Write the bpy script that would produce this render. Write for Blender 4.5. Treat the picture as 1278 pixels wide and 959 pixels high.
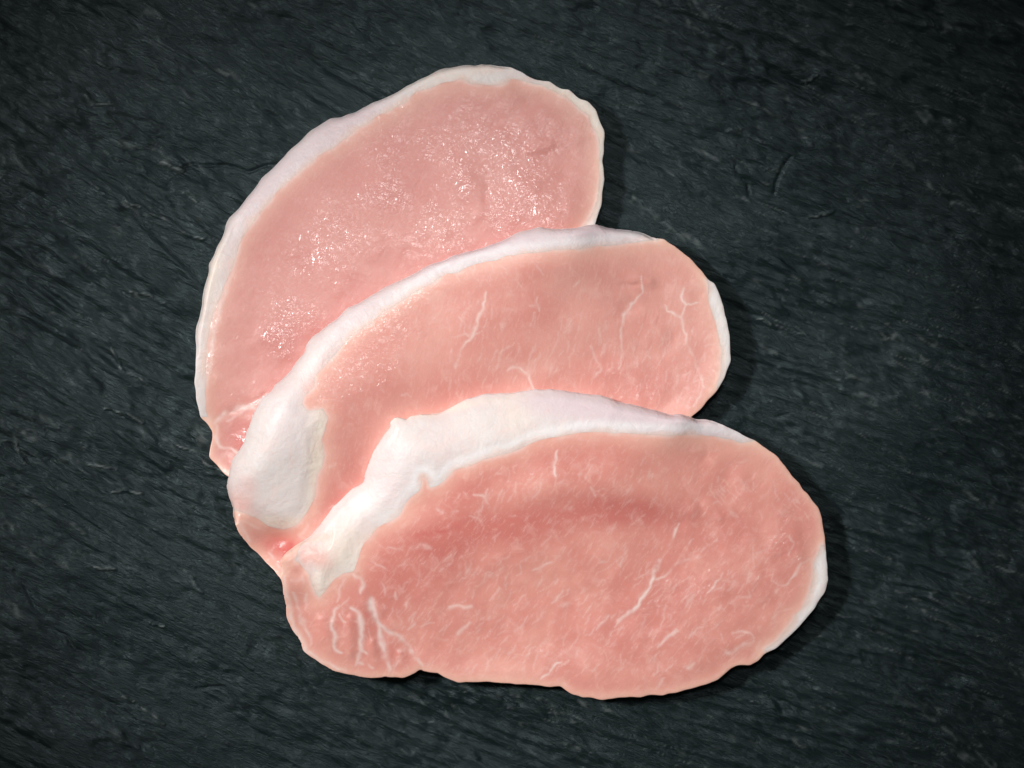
import bpy, math, numpy as np
from mathutils import Vector
from mathutils.kdtree import KDTree
from mathutils.geometry import delaunay_2d_cdt

# ------------------------------------------------------------------ clear
for o in list(bpy.data.objects):
    bpy.data.objects.remove(o, do_unlink=True)
sc = bpy.context.scene
C = sc.collection
S = 0.00025            # metres per photo pixel on the slate
CX, CY = 639.0, 479.5
H = 0.80               # camera height

# ------------------------------------------------------------------ camera
cam = bpy.data.cameras.new('camera')
cam.sensor_width = 36.0
cam.lens = 36.0 * H / (1278 * S)
cam.clip_start = 0.01
cam.clip_end = 20.0
camo = bpy.data.objects.new('camera', cam)
camo.location = (0, 0, H)
C.objects.link(camo)
sc.camera = camo

# ------------------------------------------------------------------ world and lamps
w = bpy.data.worlds.new('World')
sc.world = w
w.use_nodes = True
bg = w.node_tree.nodes['Background']
bg.inputs[0].default_value = (0.90, 0.96, 1.0, 1)
bg.inputs[1].default_value = 0.022


def spot(name, loc, target, power, angle, blend, radius, col):
    l = bpy.data.lights.new(name, 'SPOT')
    l.energy = power
    l.spot_size = math.radians(angle)
    l.spot_blend = blend
    l.shadow_soft_size = radius
    l.color = col
    o = bpy.data.objects.new(name, l)
    o.location = loc
    o.rotation_euler = (Vector(target) - Vector(loc)).to_track_quat('-Z', 'Y').to_euler()
    C.objects.link(o)
    return o


spot('key_lamp', (-0.92, 0.29, 1.27), (0.002, -0.026, 0), 126.0, 14.1, 0.93, 0.09, (1.0, 0.985, 0.965))
spot('top_lamp', (-0.035, 0.135, 0.98), (-0.002, -0.026, 0), 7.5, 22.2, 0.93, 0.055, (1.0, 0.99, 0.985))
spot('back_lamp', (0.30, 0.92, 0.98), (-0.004, -0.022, 0), 16.0, 15.6, 0.93, 0.10, (0.98, 0.99, 1.0))

vs = sc.view_settings
vs.view_transform = 'Standard'
vs.look = 'None'
vs.exposure = 0.0
vs.gamma = 1.0
sc.render.engine = 'CYCLES'

# ------------------------------------------------------------------ field helpers (lattice in photo pixels)
GX0, GX1, GY0, GY1, GS = -500, 1780, -420, 1380, 2.0
NX = int((GX1 - GX0) / GS)
NY = int((GY1 - GY0) / GS)
FX = np.fft.rfftfreq(NX) / GS * 2 * np.pi
FY = np.fft.fftfreq(NY)[:, None] / GS * 2 * np.pi
LX = (GX0 + GS * np.arange(NX))[None, :] + np.zeros((NY, 1))
LY = (GY0 + GS * np.arange(NY))[:, None] + np.zeros((1, NX))


def field(seed, sl, ss=None, ang=0.0):
    """gaussian noise, correlation length sl along ang (degrees, image axes) and ss across; std 1"""
    ss = sl if ss is None else ss
    r = np.random.default_rng(seed)
    a = math.radians(ang)
    u = FX * math.cos(a) + FY * math.sin(a)
    v = -FX * math.sin(a) + FY * math.cos(a)
    k = np.exp(-0.5 * ((u * sl) ** 2 + (v * ss) ** 2))
    n = np.fft.irfft2(np.fft.rfft2(r.standard_normal((NY, NX))) * k, s=(NY, NX))
    return (n - n.mean()) / n.std()


def blur(f, s):
    k = np.exp(-0.5 * ((FX * s) ** 2 + (FY * s) ** 2))
    return np.fft.irfft2(np.fft.rfft2(f) * k, s=(NY, NX))


def samp(f, P):
    x = np.clip((P[:, 0] - GX0) / GS, 0, NX - 1.001)
    y = np.clip((P[:, 1] - GY0) / GS, 0, NY - 1.001)
    i = x.astype(int)
    j = y.astype(int)
    fx = x - i
    fy = y - j
    return (f[j, i] * (1 - fx) + f[j, i + 1] * fx) * (1 - fy) + (f[j + 1, i] * (1 - fx) + f[j + 1, i + 1] * fx) * fy


def sstep(t):
    t = np.clip(t, 0, 1)
    return t * t * (3 - 2 * t)


def resample(pts, step, closed, smooth=0.0):
    p = np.array(pts, float)
    if closed:
        p = np.vstack([p, p[:1]])
    L = np.r_[0, np.cumsum(np.hypot(*np.diff(p, axis=0).T))]
    n = max(3, int(L[-1] / step))
    t = np.linspace(0, L[-1], n, endpoint=not closed)
    q = np.c_[np.interp(t, L, p[:, 0]), np.interp(t, L, p[:, 1])]
    if smooth > 0:
        r = int(3 * smooth / step) + 1
        k = np.exp(-0.5 * (np.arange(-r, r + 1) * step / smooth) ** 2)
        k /= k.sum()
        e = np.vstack([q[-r:], q, q[:r]]) if closed else np.vstack([np.repeat(q[:1], r, 0), q, np.repeat(q[-1:], r, 0)])
        q = np.c_[np.convolve(e[:, 0], k, 'valid'), np.convolve(e[:, 1], k, 'valid')]
    return q


def near(P, poly, closed=True):
    """distance from points to polyline and index of its nearest vertex"""
    n = len(poly)
    if len(P) * n < 400000:
        ix = ((P[:, :1] - poly[:, 0]) ** 2 + (P[:, 1:] - poly[:, 1]) ** 2).argmin(1)
    else:
        kd = KDTree(n)
        for i, (x, y) in enumerate(poly.tolist()):
            kd.insert((x, y, 0.0), i)
        kd.balance()
        f = kd.find
        ix = np.fromiter((f((x, y, 0.0))[1] for x, y in P.tolist()), int, len(P))
    best = None
    b = poly[ix]
    for o in (-1, 1):
        j = (ix + o) % n if closed else np.clip(ix + o, 0, n - 1)
        e = poly[j] - b
        t = np.clip(((P - b) * e).sum(1) / np.maximum((e * e).sum(1), 1e-9), 0, 1)
        dd = np.hypot(*(P - b - e * t[:, None]).T)
        best = dd if best is None else np.minimum(best, dd)
    return best, ix


def inside(P, poly):
    """even-odd test, edges binned by row"""
    r = np.zeros(len(P), bool)
    A = poly
    B = np.roll(poly, -1, 0)
    y0 = np.floor(np.minimum(A[:, 1], B[:, 1]) / 4).astype(int)
    y1 = np.floor(np.maximum(A[:, 1], B[:, 1]) / 4).astype(int)
    rows = {}
    for i, (a, b) in enumerate(zip(y0.tolist(), y1.tolist())):
        for k in range(a, b + 1):
            rows.setdefault(k, []).append(i)
    pr = np.floor(P[:, 1] / 4).astype(int)
    order = np.argsort(pr, kind='stable')
    sp = pr[order]
    for k, e in rows.items():
        lo, hi = np.searchsorted(sp, k), np.searchsorted(sp, k + 1)
        if hi <= lo:
            continue
        c = order[lo:hi]
        xa, ya = A[e].T
        xb, yb = B[e].T
        dy = np.where(yb == ya, 1e-9, yb - ya)
        x = P[c, :1]
        y = P[c, 1:]
        cr = ((ya > y) != (yb > y)) & (x < (xb - xa) * (y - ya) / dy + xa)
        r[c] = cr.sum(1) % 2 == 1
    return r


def blobs(P, L):
    f = np.zeros(len(P))
    for x, y, rx, ry, a, amt in L:
        c, s = math.cos(math.radians(a)), math.sin(math.radians(a))
        dx = P[:, 0] - x
        dy = P[:, 1] - y
        f += amt * np.exp(-0.5 * (((dx * c + dy * s) / rx) ** 2 + ((-dx * s + dy * c) / ry) ** 2))
    return f


def strokes(P, L):
    """tapered soft strokes: (points, half width, strength)"""
    f = np.zeros(len(P))
    for pts, hw, amt in L:
        q = np.array(pts, float)
        m = hw * 4 + 2
        c = np.where((P[:, 0] > q[:, 0].min() - m) & (P[:, 0] < q[:, 0].max() + m) &
                     (P[:, 1] > q[:, 1].min() - m) & (P[:, 1] < q[:, 1].max() + m))[0]
        if len(c) == 0:
            continue
        q = resample(q, max(1.0, hw * 0.7), False, hw * 0.8)
        d, i = near(P[c], q, False)
        t = i / max(1, len(q) - 1)
        ww = hw * (0.55 + 0.45 * np.sin(np.pi * np.clip(t * 0.9 + 0.05, 0, 1)))
        f[c] = np.maximum(f[c], amt * np.exp(-(d / ww) ** 2))
    return f


# ------------------------------------------------------------------ materials
def mat(name):
    m = bpy.data.materials.new(name)
    m.use_nodes = True
    n = m.node_tree.nodes
    n.clear()
    out = n.new('ShaderNodeOutputMaterial')
    b = n.new('ShaderNodeBsdfPrincipled')
    m.node_tree.links.new(b.outputs[0], out.inputs[0])
    return m, n, m.node_tree.links, b


def nd(n, typ, **kw):
    x = n.new(typ)
    for k, v in kw.items():
        setattr(x, k, v)
    return x


def noise(n, l, vec, scale, detail=3.0, rough=0.55, dist=0.0):
    t = n.new('ShaderNodeTexNoise')
    t.inputs['Scale'].default_value = scale
    t.inputs['Detail'].default_value = detail
    t.inputs['Roughness'].default_value = rough
    t.inputs['Distortion'].default_value = dist
    l.new(vec, t.inputs['Vector'])
    return t.outputs['Fac']


def mapping(n, l, vec, rot, scale):
    a = n.new('ShaderNodeMapping')          # turn first, then stretch
    a.inputs['Rotation'].default_value = rot
    l.new(vec, a.inputs['Vector'])
    m = n.new('ShaderNodeMapping')
    m.inputs['Scale'].default_value = scale
    l.new(a.outputs[0], m.inputs['Vector'])
    return m.outputs[0]


def rng_(n, l, v, a, b, c=0.0, d=1.0):
    m = n.new('ShaderNodeMapRange')
    m.interpolation_type = 'SMOOTHSTEP'
    for i, x in enumerate((a, b, c, d)):
        m.inputs[1 + i].default_value = x
    l.new(v, m.inputs[0])
    return m.outputs[0]


def math_(n, l, op, a, b):
    m = nd(n, 'ShaderNodeMath', operation=op)
    for i, x in enumerate((a, b)):
        if isinstance(x, (int, float)):
            m.inputs[i].default_value = x
        else:
            l.new(x, m.inputs[i])
    return m.outputs[0]


def mixc(n, l, fac, a, b):
    m = nd(n, 'ShaderNodeMix', data_type='RGBA')
    if isinstance(fac, (int, float)):
        m.inputs[0].default_value = fac
    else:
        l.new(fac, m.inputs[0])
    for i, x in ((6, a), (7, b)):
        if isinstance(x, tuple):
            m.inputs[i].default_value = (*x, 1)
        else:
            l.new(x, m.inputs[i])
    return m.outputs[2]


def bump(n, l, h, strength, dist, normal=None):
    b = n.new('ShaderNodeBump')
    if isinstance(strength, (int, float)):
        b.inputs['Strength'].default_value = strength
    else:
        l.new(strength, b.inputs['Strength'])
    b.inputs['Distance'].default_value = dist
    l.new(h, b.inputs['Height'])
    if normal is not None:
        l.new(normal, b.inputs['Normal'])
    return b.outputs[0]


def attr(n, name):
    return nd(n, 'ShaderNodeAttribute', attribute_name=name).outputs['Fac']


def lean_material(name, pink, red, pale, fibre_angle):
    m, n, l, b = mat(name)
    tc = n.new('ShaderNodeTexCoord').outputs['Object']
    big = noise(n, l, tc, 45, 3, 0.55, 0.4)
    mid = noise(n, l, tc, 230, 4, 0.62, 0.8)
    fine = noise(n, l, tc, 900, 3, 0.6)
    fib = noise(n, l, mapping(n, l, tc, (0, 0, fibre_angle), (260, 1100, 400)), 1.0, 3, 0.6, 0.5)
    col = mixc(n, l, math_(n, l, 'MULTIPLY', rng_(n, l, big, 0.34, 0.70), 0.55), pink, red)
    col = mixc(n, l, attr(n, 'red'), col, red)
    col = mixc(n, l, math_(n, l, 'MULTIPLY', rng_(n, l, mid, 0.48, 0.74), 0.34), col, pale)
    col = mixc(n, l, math_(n, l, 'MULTIPLY', rng_(n, l, fib, 0.54, 0.74), 0.34), col, pale)
    col = mixc(n, l, math_(n, l, 'MULTIPLY', rng_(n, l, fine, 0.56, 0.74), 0.25), col, pale)
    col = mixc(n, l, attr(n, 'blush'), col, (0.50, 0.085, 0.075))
    col = mixc(n, l, attr(n, 'rim'), col, (0.82, 0.52, 0.41))
    col = mixc(n, l, attr(n, 'vein'), col, (0.80, 0.635, 0.585))
    l.new(col, b.inputs['Base Color'])
    l.new(rng_(n, l, mid, 0.3, 0.7, 0.35, 0.48), b.inputs['Roughness'])
    b.inputs['Specular IOR Level'].default_value = 0.42
    b.inputs['Subsurface Weight'].default_value = 0.30
    b.inputs['Subsurface Radius'].default_value = (1.0, 0.42, 0.32)
    b.inputs['Subsurface Scale'].default_value = 0.0009
    wet = attr(n, 'wet')
    l.new(wet, b.inputs['Coat Weight'])
    b.inputs['Coat Roughness'].default_value = 0.21
    b.inputs['Coat IOR'].default_value = 1.5
    # cut-surface grain
    g1 = noise(n, l, tc, 1150, 2, 0.5, 0.3)
    g2 = noise(n, l, mapping(n, l, tc, (0, 0, fibre_angle), (300, 900, 600)), 1.0, 2, 0.5)
    nb = bump(n, l, g2, 0.09, 0.0005)
    nb = bump(n, l, mid, 0.10, 0.0009, nb)
    l.new(bump(n, l, g1, 0.10, 0.00035, nb), b.inputs['Normal'])
    cs = math_(n, l, 'MULTIPLY_ADD', wet, 0.45)
    cs.node.inputs[2].default_value = 0.35
    g3 = noise(n, l, tc, 340, 2.0, 0.5, 1.0)
    g4 = noise(n, l, tc, 190, 2, 0.5, 0.8)
    l.new(bump(n, l, g3, cs, 0.00075, bump(n, l, g4, 0.5, 0.0013)), b.inputs['Coat Normal'])
    return m


def fat_material():
    m, n, l, b = mat('raw_pork_fat')
    tc = n.new('ShaderNodeTexCoord').outputs['Object']
    big = noise(n, l, tc, 60, 3, 0.6, 0.6)
    mid = noise(n, l, tc, 260, 4, 0.6, 0.6)
    col = mixc(n, l, rng_(n, l, big, 0.40, 0.68), (0.67, 0.60, 0.578), (0.65, 0.545, 0.528))
    col = mixc(n, l, math_(n, l, 'MULTIPLY', rng_(n, l, mid, 0.45, 0.75), 0.35), col, (0.70, 0.655, 0.64))
    fbr = noise(n, l, mapping(n, l, tc, (0, 0, math.radians(-35)), (110, 700, 300)), 1.0, 4, 0.6, 1.0)
    col = mixc(n, l, math_(n, l, 'MULTIPLY', rng_(n, l, fbr, 0.5, 0.74), 0.4), col, (0.66, 0.53, 0.50))
    blot = noise(n, l, tc, 110, 5, 0.65, 1.2)
    col = mixc(n, l, math_(n, l, 'MULTIPLY', rng_(n, l, blot, 0.52, 0.74), 0.5), col, (0.74, 0.56, 0.52))
    col = mixc(n, l, attr(n, 'lilac'), col, (0.645, 0.52, 0.55))
    col = mixc(n, l, attr(n, 'cream'), col, (0.83, 0.715, 0.575))
    col = mixc(n, l, attr(n, 'red'), col, (0.74, 0.36, 0.30))
    col = mixc(n, l, attr(n, 'crest_shine'), col, (0.79, 0.77, 0.765))
    col = mixc(n, l, attr(n, 'rim'), col, (0.74, 0.52, 0.44))
    l.new(col, b.inputs['Base Color'])
    b.inputs['Roughness'].default_value = 0.48
    b.inputs['Specular IOR Level'].default_value = 0.4
    b.inputs['Subsurface Weight'].default_value = 0.5
    b.inputs['Subsurface Radius'].default_value = (1.0, 0.7, 0.6)
    b.inputs['Subsurface Scale'].default_value = 0.0014
    b.inputs['Coat Weight'].default_value = 0.07
    b.inputs['Coat Roughness'].default_value = 0.28
    nb = bump(n, l, noise(n, l, tc, 120, 3, 0.55, 0.8), 0.20, 0.0022)
    nb = bump(n, l, noise(n, l, tc, 380, 4, 0.6, 0.8), 0.20, 0.0010, nb)
    l.new(bump(n, l, noise(n, l, tc, 1300, 2, 0.5), 0.12, 0.0004, nb), b.inputs['Normal'])
    return m


def slate_material():
    m, n, l, b = mat('dark_slate')
    tc = n.new('ShaderNodeTexCoord').outputs['Object']
    big = noise(n, l, tc, 14, 4, 0.6, 0.5)
    d1 = mapping(n, l, tc, (0, 0, math.radians(29)), (170, 640, 300))
    d2 = mapping(n, l, tc, (0, 0, math.radians(29)), (250, 1350, 800))
    f1 = noise(n, l, d1, 1.0, 5, 0.62, 1.3)
    f2 = noise(n, l, d2, 1.0, 3, 0.6, 1.0)
    col = mixc(n, l, rng_(n, l, big, 0.3, 0.7), (0.0046, 0.0088, 0.0092), (0.0085, 0.0140, 0.0146))
    col = mixc(n, l, math_(n, l, 'MULTIPLY', rng_(n, l, f1, 0.53, 0.74), 0.8), col, (0.032, 0.041, 0.043))
    # pale chips, plus glints of edges and crests painted into the colour
    col = mixc(n, l, attr(n, 'chip_glint'), col, (0.16, 0.18, 0.182))
    # few iron flecks
    rust = noise(n, l, tc, 85, 2, 0.5, 0.3)
    col = mixc(n, l, math_(n, l, 'MULTIPLY', rng_(n, l, rust, 0.775, 0.83), 0.5), col, (0.10, 0.062, 0.022))
    l.new(col, b.inputs['Base Color'])
    l.new(rng_(n, l, f2, 0.3, 0.7, 0.35, 0.48), b.inputs['Roughness'])
    b.inputs['Specular IOR Level'].default_value = 0.32
    b.inputs['Specular Tint'].default_value = (0.76, 0.96, 1.0, 1)
    nb = bump(n, l, f1, 0.38, 0.0011)
    l.new(bump(n, l, f2, 0.5, 0.0007, nb), b.inputs['Normal'])
    return m


FAT = fat_material()
LEAN1 = lean_material('lean_pork_pink', (0.605, 0.276, 0.24), (0.535, 0.2, 0.176), (0.655, 0.35, 0.31), math.radians(-55))
LEAN2 = lean_material('lean_pork_rosy', (0.70, 0.345, 0.290), (0.605, 0.228, 0.194), (0.75, 0.45, 0.395), math.radians(-75))
LEAN3 = lean_material('lean_pork_marbled', (0.695, 0.315, 0.258), (0.57, 0.187, 0.158), (0.76, 0.45, 0.39), math.radians(-52))
SLATE = slate_material()


# ------------------------------------------------------------------ mesh helper
def mesh_object(name, V, F, material, attrs, parent=None):
    me = bpy.data.meshes.new(name)
    V = np.asarray(V, np.float32)
    me.vertices.add(len(V))
    me.vertices.foreach_set('co', V.ravel())
    F = np.asarray(F, np.int32)
    k = F.shape[1]
    me.loops.add(F.size)
    me.loops.foreach_set('vertex_index', F.ravel())
    me.polygons.add(len(F))
    me.polygons.foreach_set('loop_start', np.arange(0, F.size, k, dtype=np.int32))
    me.polygons.foreach_set('use_smooth', np.ones(len(F), bool))
    me.update(calc_edges=True)
    me.validate()
    for a, v in attrs.items():
        t = me.attributes.new(a, 'FLOAT', 'POINT')
        t.data.foreach_set('value', np.clip(v, 0, 1).astype(np.float32))
    me.materials.append(material)
    o = bpy.data.objects.new(name, me)
    C.objects.link(o)
    o.parent = parent
    return o


def world(P, z):
    return np.c_[(P[:, 0] - CX) * S, (CY - P[:, 1]) * S, z * S]


# ------------------------------------------------------------------ the slate slab
def build_slate():
    wx = 14 * field(11, 60) + 5 * field(12, 18)
    h = np.zeros((NY, NX))
    chip_glint = np.zeros((NY, NX))
    rr = np.random.default_rng(5)
    # cleavage steps: thin sheets that end in ragged edges
    for i in range(10):
        ang = rr.uniform(16, 44)
        N = field(100 + i, rr.uniform(110, 220), rr.uniform(26, 52), ang)
        N = N + 0.16 * field(200 + i, 16, 6, ang) + 0.07 * field(300 + i, 6, 3, ang)
        t = rr.uniform(-0.9, 0.9)
        soft = 0.035 + 0.10 * sstep((field(400 + i, 70) + 0.6) / 1.2)
        a = rr.uniform(0.9, 2.0)
        s = 1 / (1 + np.exp(-(N - t) / soft))
        h += a * s
        edge = (s * (1 - s) * 4) ** 4 * np.clip(1 - soft / 0.09, 0, 1)
        chip_glint = np.maximum(chip_glint, 0.05 * edge * np.clip(field(500 + i, 14) - 0.2, 0, 1))  # step edges catching the light, painted slightly paler
    # woven, fibrous grain; flatter on the right, steeper on the left
    gl = 0.75 * field(21, 28, 3.3, 35) + 0.38 * field(22, 12, 2.2, 30)
    gr = 0.70 * field(23, 26, 3.3, 24) + 0.38 * field(24, 12, 2.2, 20)
    k = sstep((LX + 0.35 * LY - 250) / 600)
    h += 0.85 * (gl * (1 - k) + gr * k) * (0.75 + 0.35 * np.clip(field(25, 60), -1, 1.5))
    # crisp splitting ridges along the cleavage
    for i, (a1, a2, sl, ss, amp) in enumerate([(38, 26, 95, 8, 1.9), (34, 21, 65, 5.5, 1.4), (43, 30, 130, 13, 2.1), (31, 17, 40, 3.8, 0.9)]):
        r1_ = np.abs(field(600 + i, sl, ss, a1) + 0.12 * field(610 + i, 6, 3, a1))
        r2_ = np.abs(field(620 + i, sl, ss, a2) + 0.12 * field(630 + i, 6, 3, a2))
        pm = np.clip(0.55 + 0.5 * field(640 + i, 60), 0, 1.3)
        rk = r1_ * (1 - k) + r2_ * k
        h -= amp * pm * np.minimum(rk, 1.3)
        # glints painted pale on the ridge crests, in short broken runs
        run = np.clip(field(650 + i, 11, 5, a1) - 0.55, 0, 1) * np.clip(0.5 + 0.7 * field(660 + i, 3, 1.6, a1), 0, 1.2)
        chip_glint = np.maximum(chip_glint, 0.34 * np.exp(-(rk / 0.09) ** 2) * run)
    h += 1.3 * field(26, 90, 50, 25)
    P = np.c_[LX.ravel() + 1.6 * field(27, 7).ravel(), LY.ravel() + 1.6 * field(28, 7).ravel()]
    cracks = [([(228, 209), (240, 206), (262, 204), (290, 206), (300, 210), (311, 214), (333, 208), (350, 206)], 1.8, 4.0),
              ([(990, 192), (984, 199), (974, 212), (968, 226), (966, 240)], 1.7, 2.2),
              ([(917, 208), (930, 226), (935, 245), (956, 254), (980, 266), (998, 273), (1014, 275)], 1.7, 2.2),
              ([(241, 859), (262, 858), (282, 862), (300, 876), (318, 892)], 1.8, 3.0),
              ([(20, 712), (45, 760), (70, 790), (110, 820)], 2.0, 2.0), ([(958, 868), (978, 876), (992, 890)], 1.7, 2.2),
              ([(985, 880), (1008, 890)], 2.2, 2.0), ([(1130, 730), (1160, 742)], 2.0, 1.8),
              ([(860, 165), (880, 190)], 2.0, 1.6), ([(430, 20), (460, 50), (500, 60)], 1.6, 1.6),
              ([(300, 110), (330, 140), (360, 160)], 1.6, 1.6), ([(970, 525), (985, 518)], 1.5, 1.6)]
    h -= strokes(P, cracks).reshape(NY, NX)
    edges = [([(163, 361), (176, 366), (188, 367), (206, 378)], 1.5, 1.4), ([(131, 424), (141, 439), (147, 455), (181, 480)], 1.5, 1.2),
             ([(128, 510), (153, 511), (163, 520), (178, 527)], 1.6, 1.5), ([(222, 552), (250, 571), (281, 593)], 1.5, 1.3),
             ([(0, 552), (19, 555), (31, 580)], 1.5, 1.0), ([(110, 72), (141, 85)], 1.5, 0.9), ([(156, 247), (200, 272), (235, 294), (255, 300)], 1.6, 1.3),
             ([(100, 116), (119, 128), (144, 131)], 1.4, 1.0), ([(113, 703), (130, 708), (146, 709)], 1.6, 1.5),
             ([(181, 772), (203, 784)], 1.5, 1.2), ([(169, 881), (190, 895), (205, 903)], 1.5, 1.2), ([(150, 871), (166, 875)], 1.7, 1.3),
             ([(201, 203), (213, 207), (229, 213)], 2.4, 2.2), ([(940, 399), (970, 408)], 1.3, 1.1), ([(1012, 270), (1040, 264)], 2.2, 1.2),
             ([(905, 165), (925, 158)], 2.0, 1.0), ([(225, 710), (240, 722), (252, 740)], 1.4, 1.0), ([(262, 660), (285, 672)], 1.4, 1.0),
             ([(1000, 100), (1020, 96)], 1.8, 1.0), ([(230, 240), (245, 256)], 1.4, 1.1), ([(140, 612), (175, 616)], 1.6, 1.3), ([(108, 580), (146, 588)], 1.5, 1.0)]
    e = strokes(P, [(p_, w_ * 0.8, a_) for p_, w_, a_ in edges]).reshape(NY, NX)
    h += 2.6 * e
    chip_glint = np.maximum(chip_glint, np.clip(0.7 * np.clip(e, 0, 1) * np.clip(0.4 + 0.6 * field(29, 3, 1.5, 30), 0, 1), 0, 1))  # bright lit edge of each ledge painted along its line
    chip_glint = np.maximum(chip_glint, np.clip(strokes(P, [([(200, 203), (206, 205), (214, 207)], 2.6, .95), ([(219, 209), (229, 214)], 1.8, .8)]).reshape(NY, NX) * (0.6 + 0.4 * field(33, 2.2)), 0, 1))
    # scattered tiny crystals
    chip_glint = np.maximum(chip_glint, 0.8 * sstep((field(31, 1.6) - 4.0) / 0.5))
    h -= h[(LX > 200) & (LX < 1060) & (LY > 60) & (LY < 890)].max() * 0.6
    h = np.minimum(h, 1.2 + 0.25 * h)
    ax = np.r_[np.arange(GX0 + 10, -60, 10), np.arange(-60, 1338, 2.0), np.arange(1338, GX1 - 10, 10)]
    ay = np.r_[np.arange(GY0 + 10, -50, 10), np.arange(-50, 1010, 2.0), np.arange(1010, GY1 - 10, 10)]
    gx, gy = np.meshgrid(ax, ay)
    P = np.c_[gx.ravel(), gy.ravel()]
    nx, ny = len(ax), len(ay)
    V = world(P, samp(h, P))
    idx = np.arange(nx * ny).reshape(ny, nx)
    F = np.c_[idx[1:, :-1].ravel(), idx[1:, 1:].ravel(), idx[:-1, 1:].ravel(), idx[:-1, :-1].ravel()]
    ring = np.r_[idx[0, :-1], idx[:-1, -1], idx[-1, :0:-1], idx[:0:-1, 0]]
    n0 = len(V)
    top = V[ring]
    low = top.copy()
    low[:, 2] = -0.012
    W = np.vstack([V, top, low])
    m = len(ring)
    a = n0 + np.arange(m)
    b = n0 + (np.arange(m) + 1) % m
    F = np.vstack([F, np.c_[a, b, b + m, a + m]])
    ch = samp(chip_glint, P)
    o = mesh_object('slate_slab', W, F, SLATE, {'chip_glint': np.r_[ch, np.zeros(2 * m)]})
    o['kind'] = 'structure'
    o['label'] = 'dark grey riven slate slab under the raw pork slices'
    o['category'] = 'slate slab'


build_slate()

# ------------------------------------------------------------------ the pork slices
obst = np.zeros((NY, NX))        # top of everything laid down so far, in pixels of height
NZ = {k: field(*v) for k, v in {'a': (41, 40), 'b': (42, 16), 'c': (43, 6), 'w1': (44, 5), 'w2': (45, 5), 'd': (46, 26),
                                'f': (47, 9, 3, -50), 'g': (48, 12, 4, -55), 'x1': (49, 2.2), 'x2': (50, 2.2)}.items()}


def px(z0, org, k, pts):
    return [(org[0] + a / k, org[1] + b / k) for a, b in pts]


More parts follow.
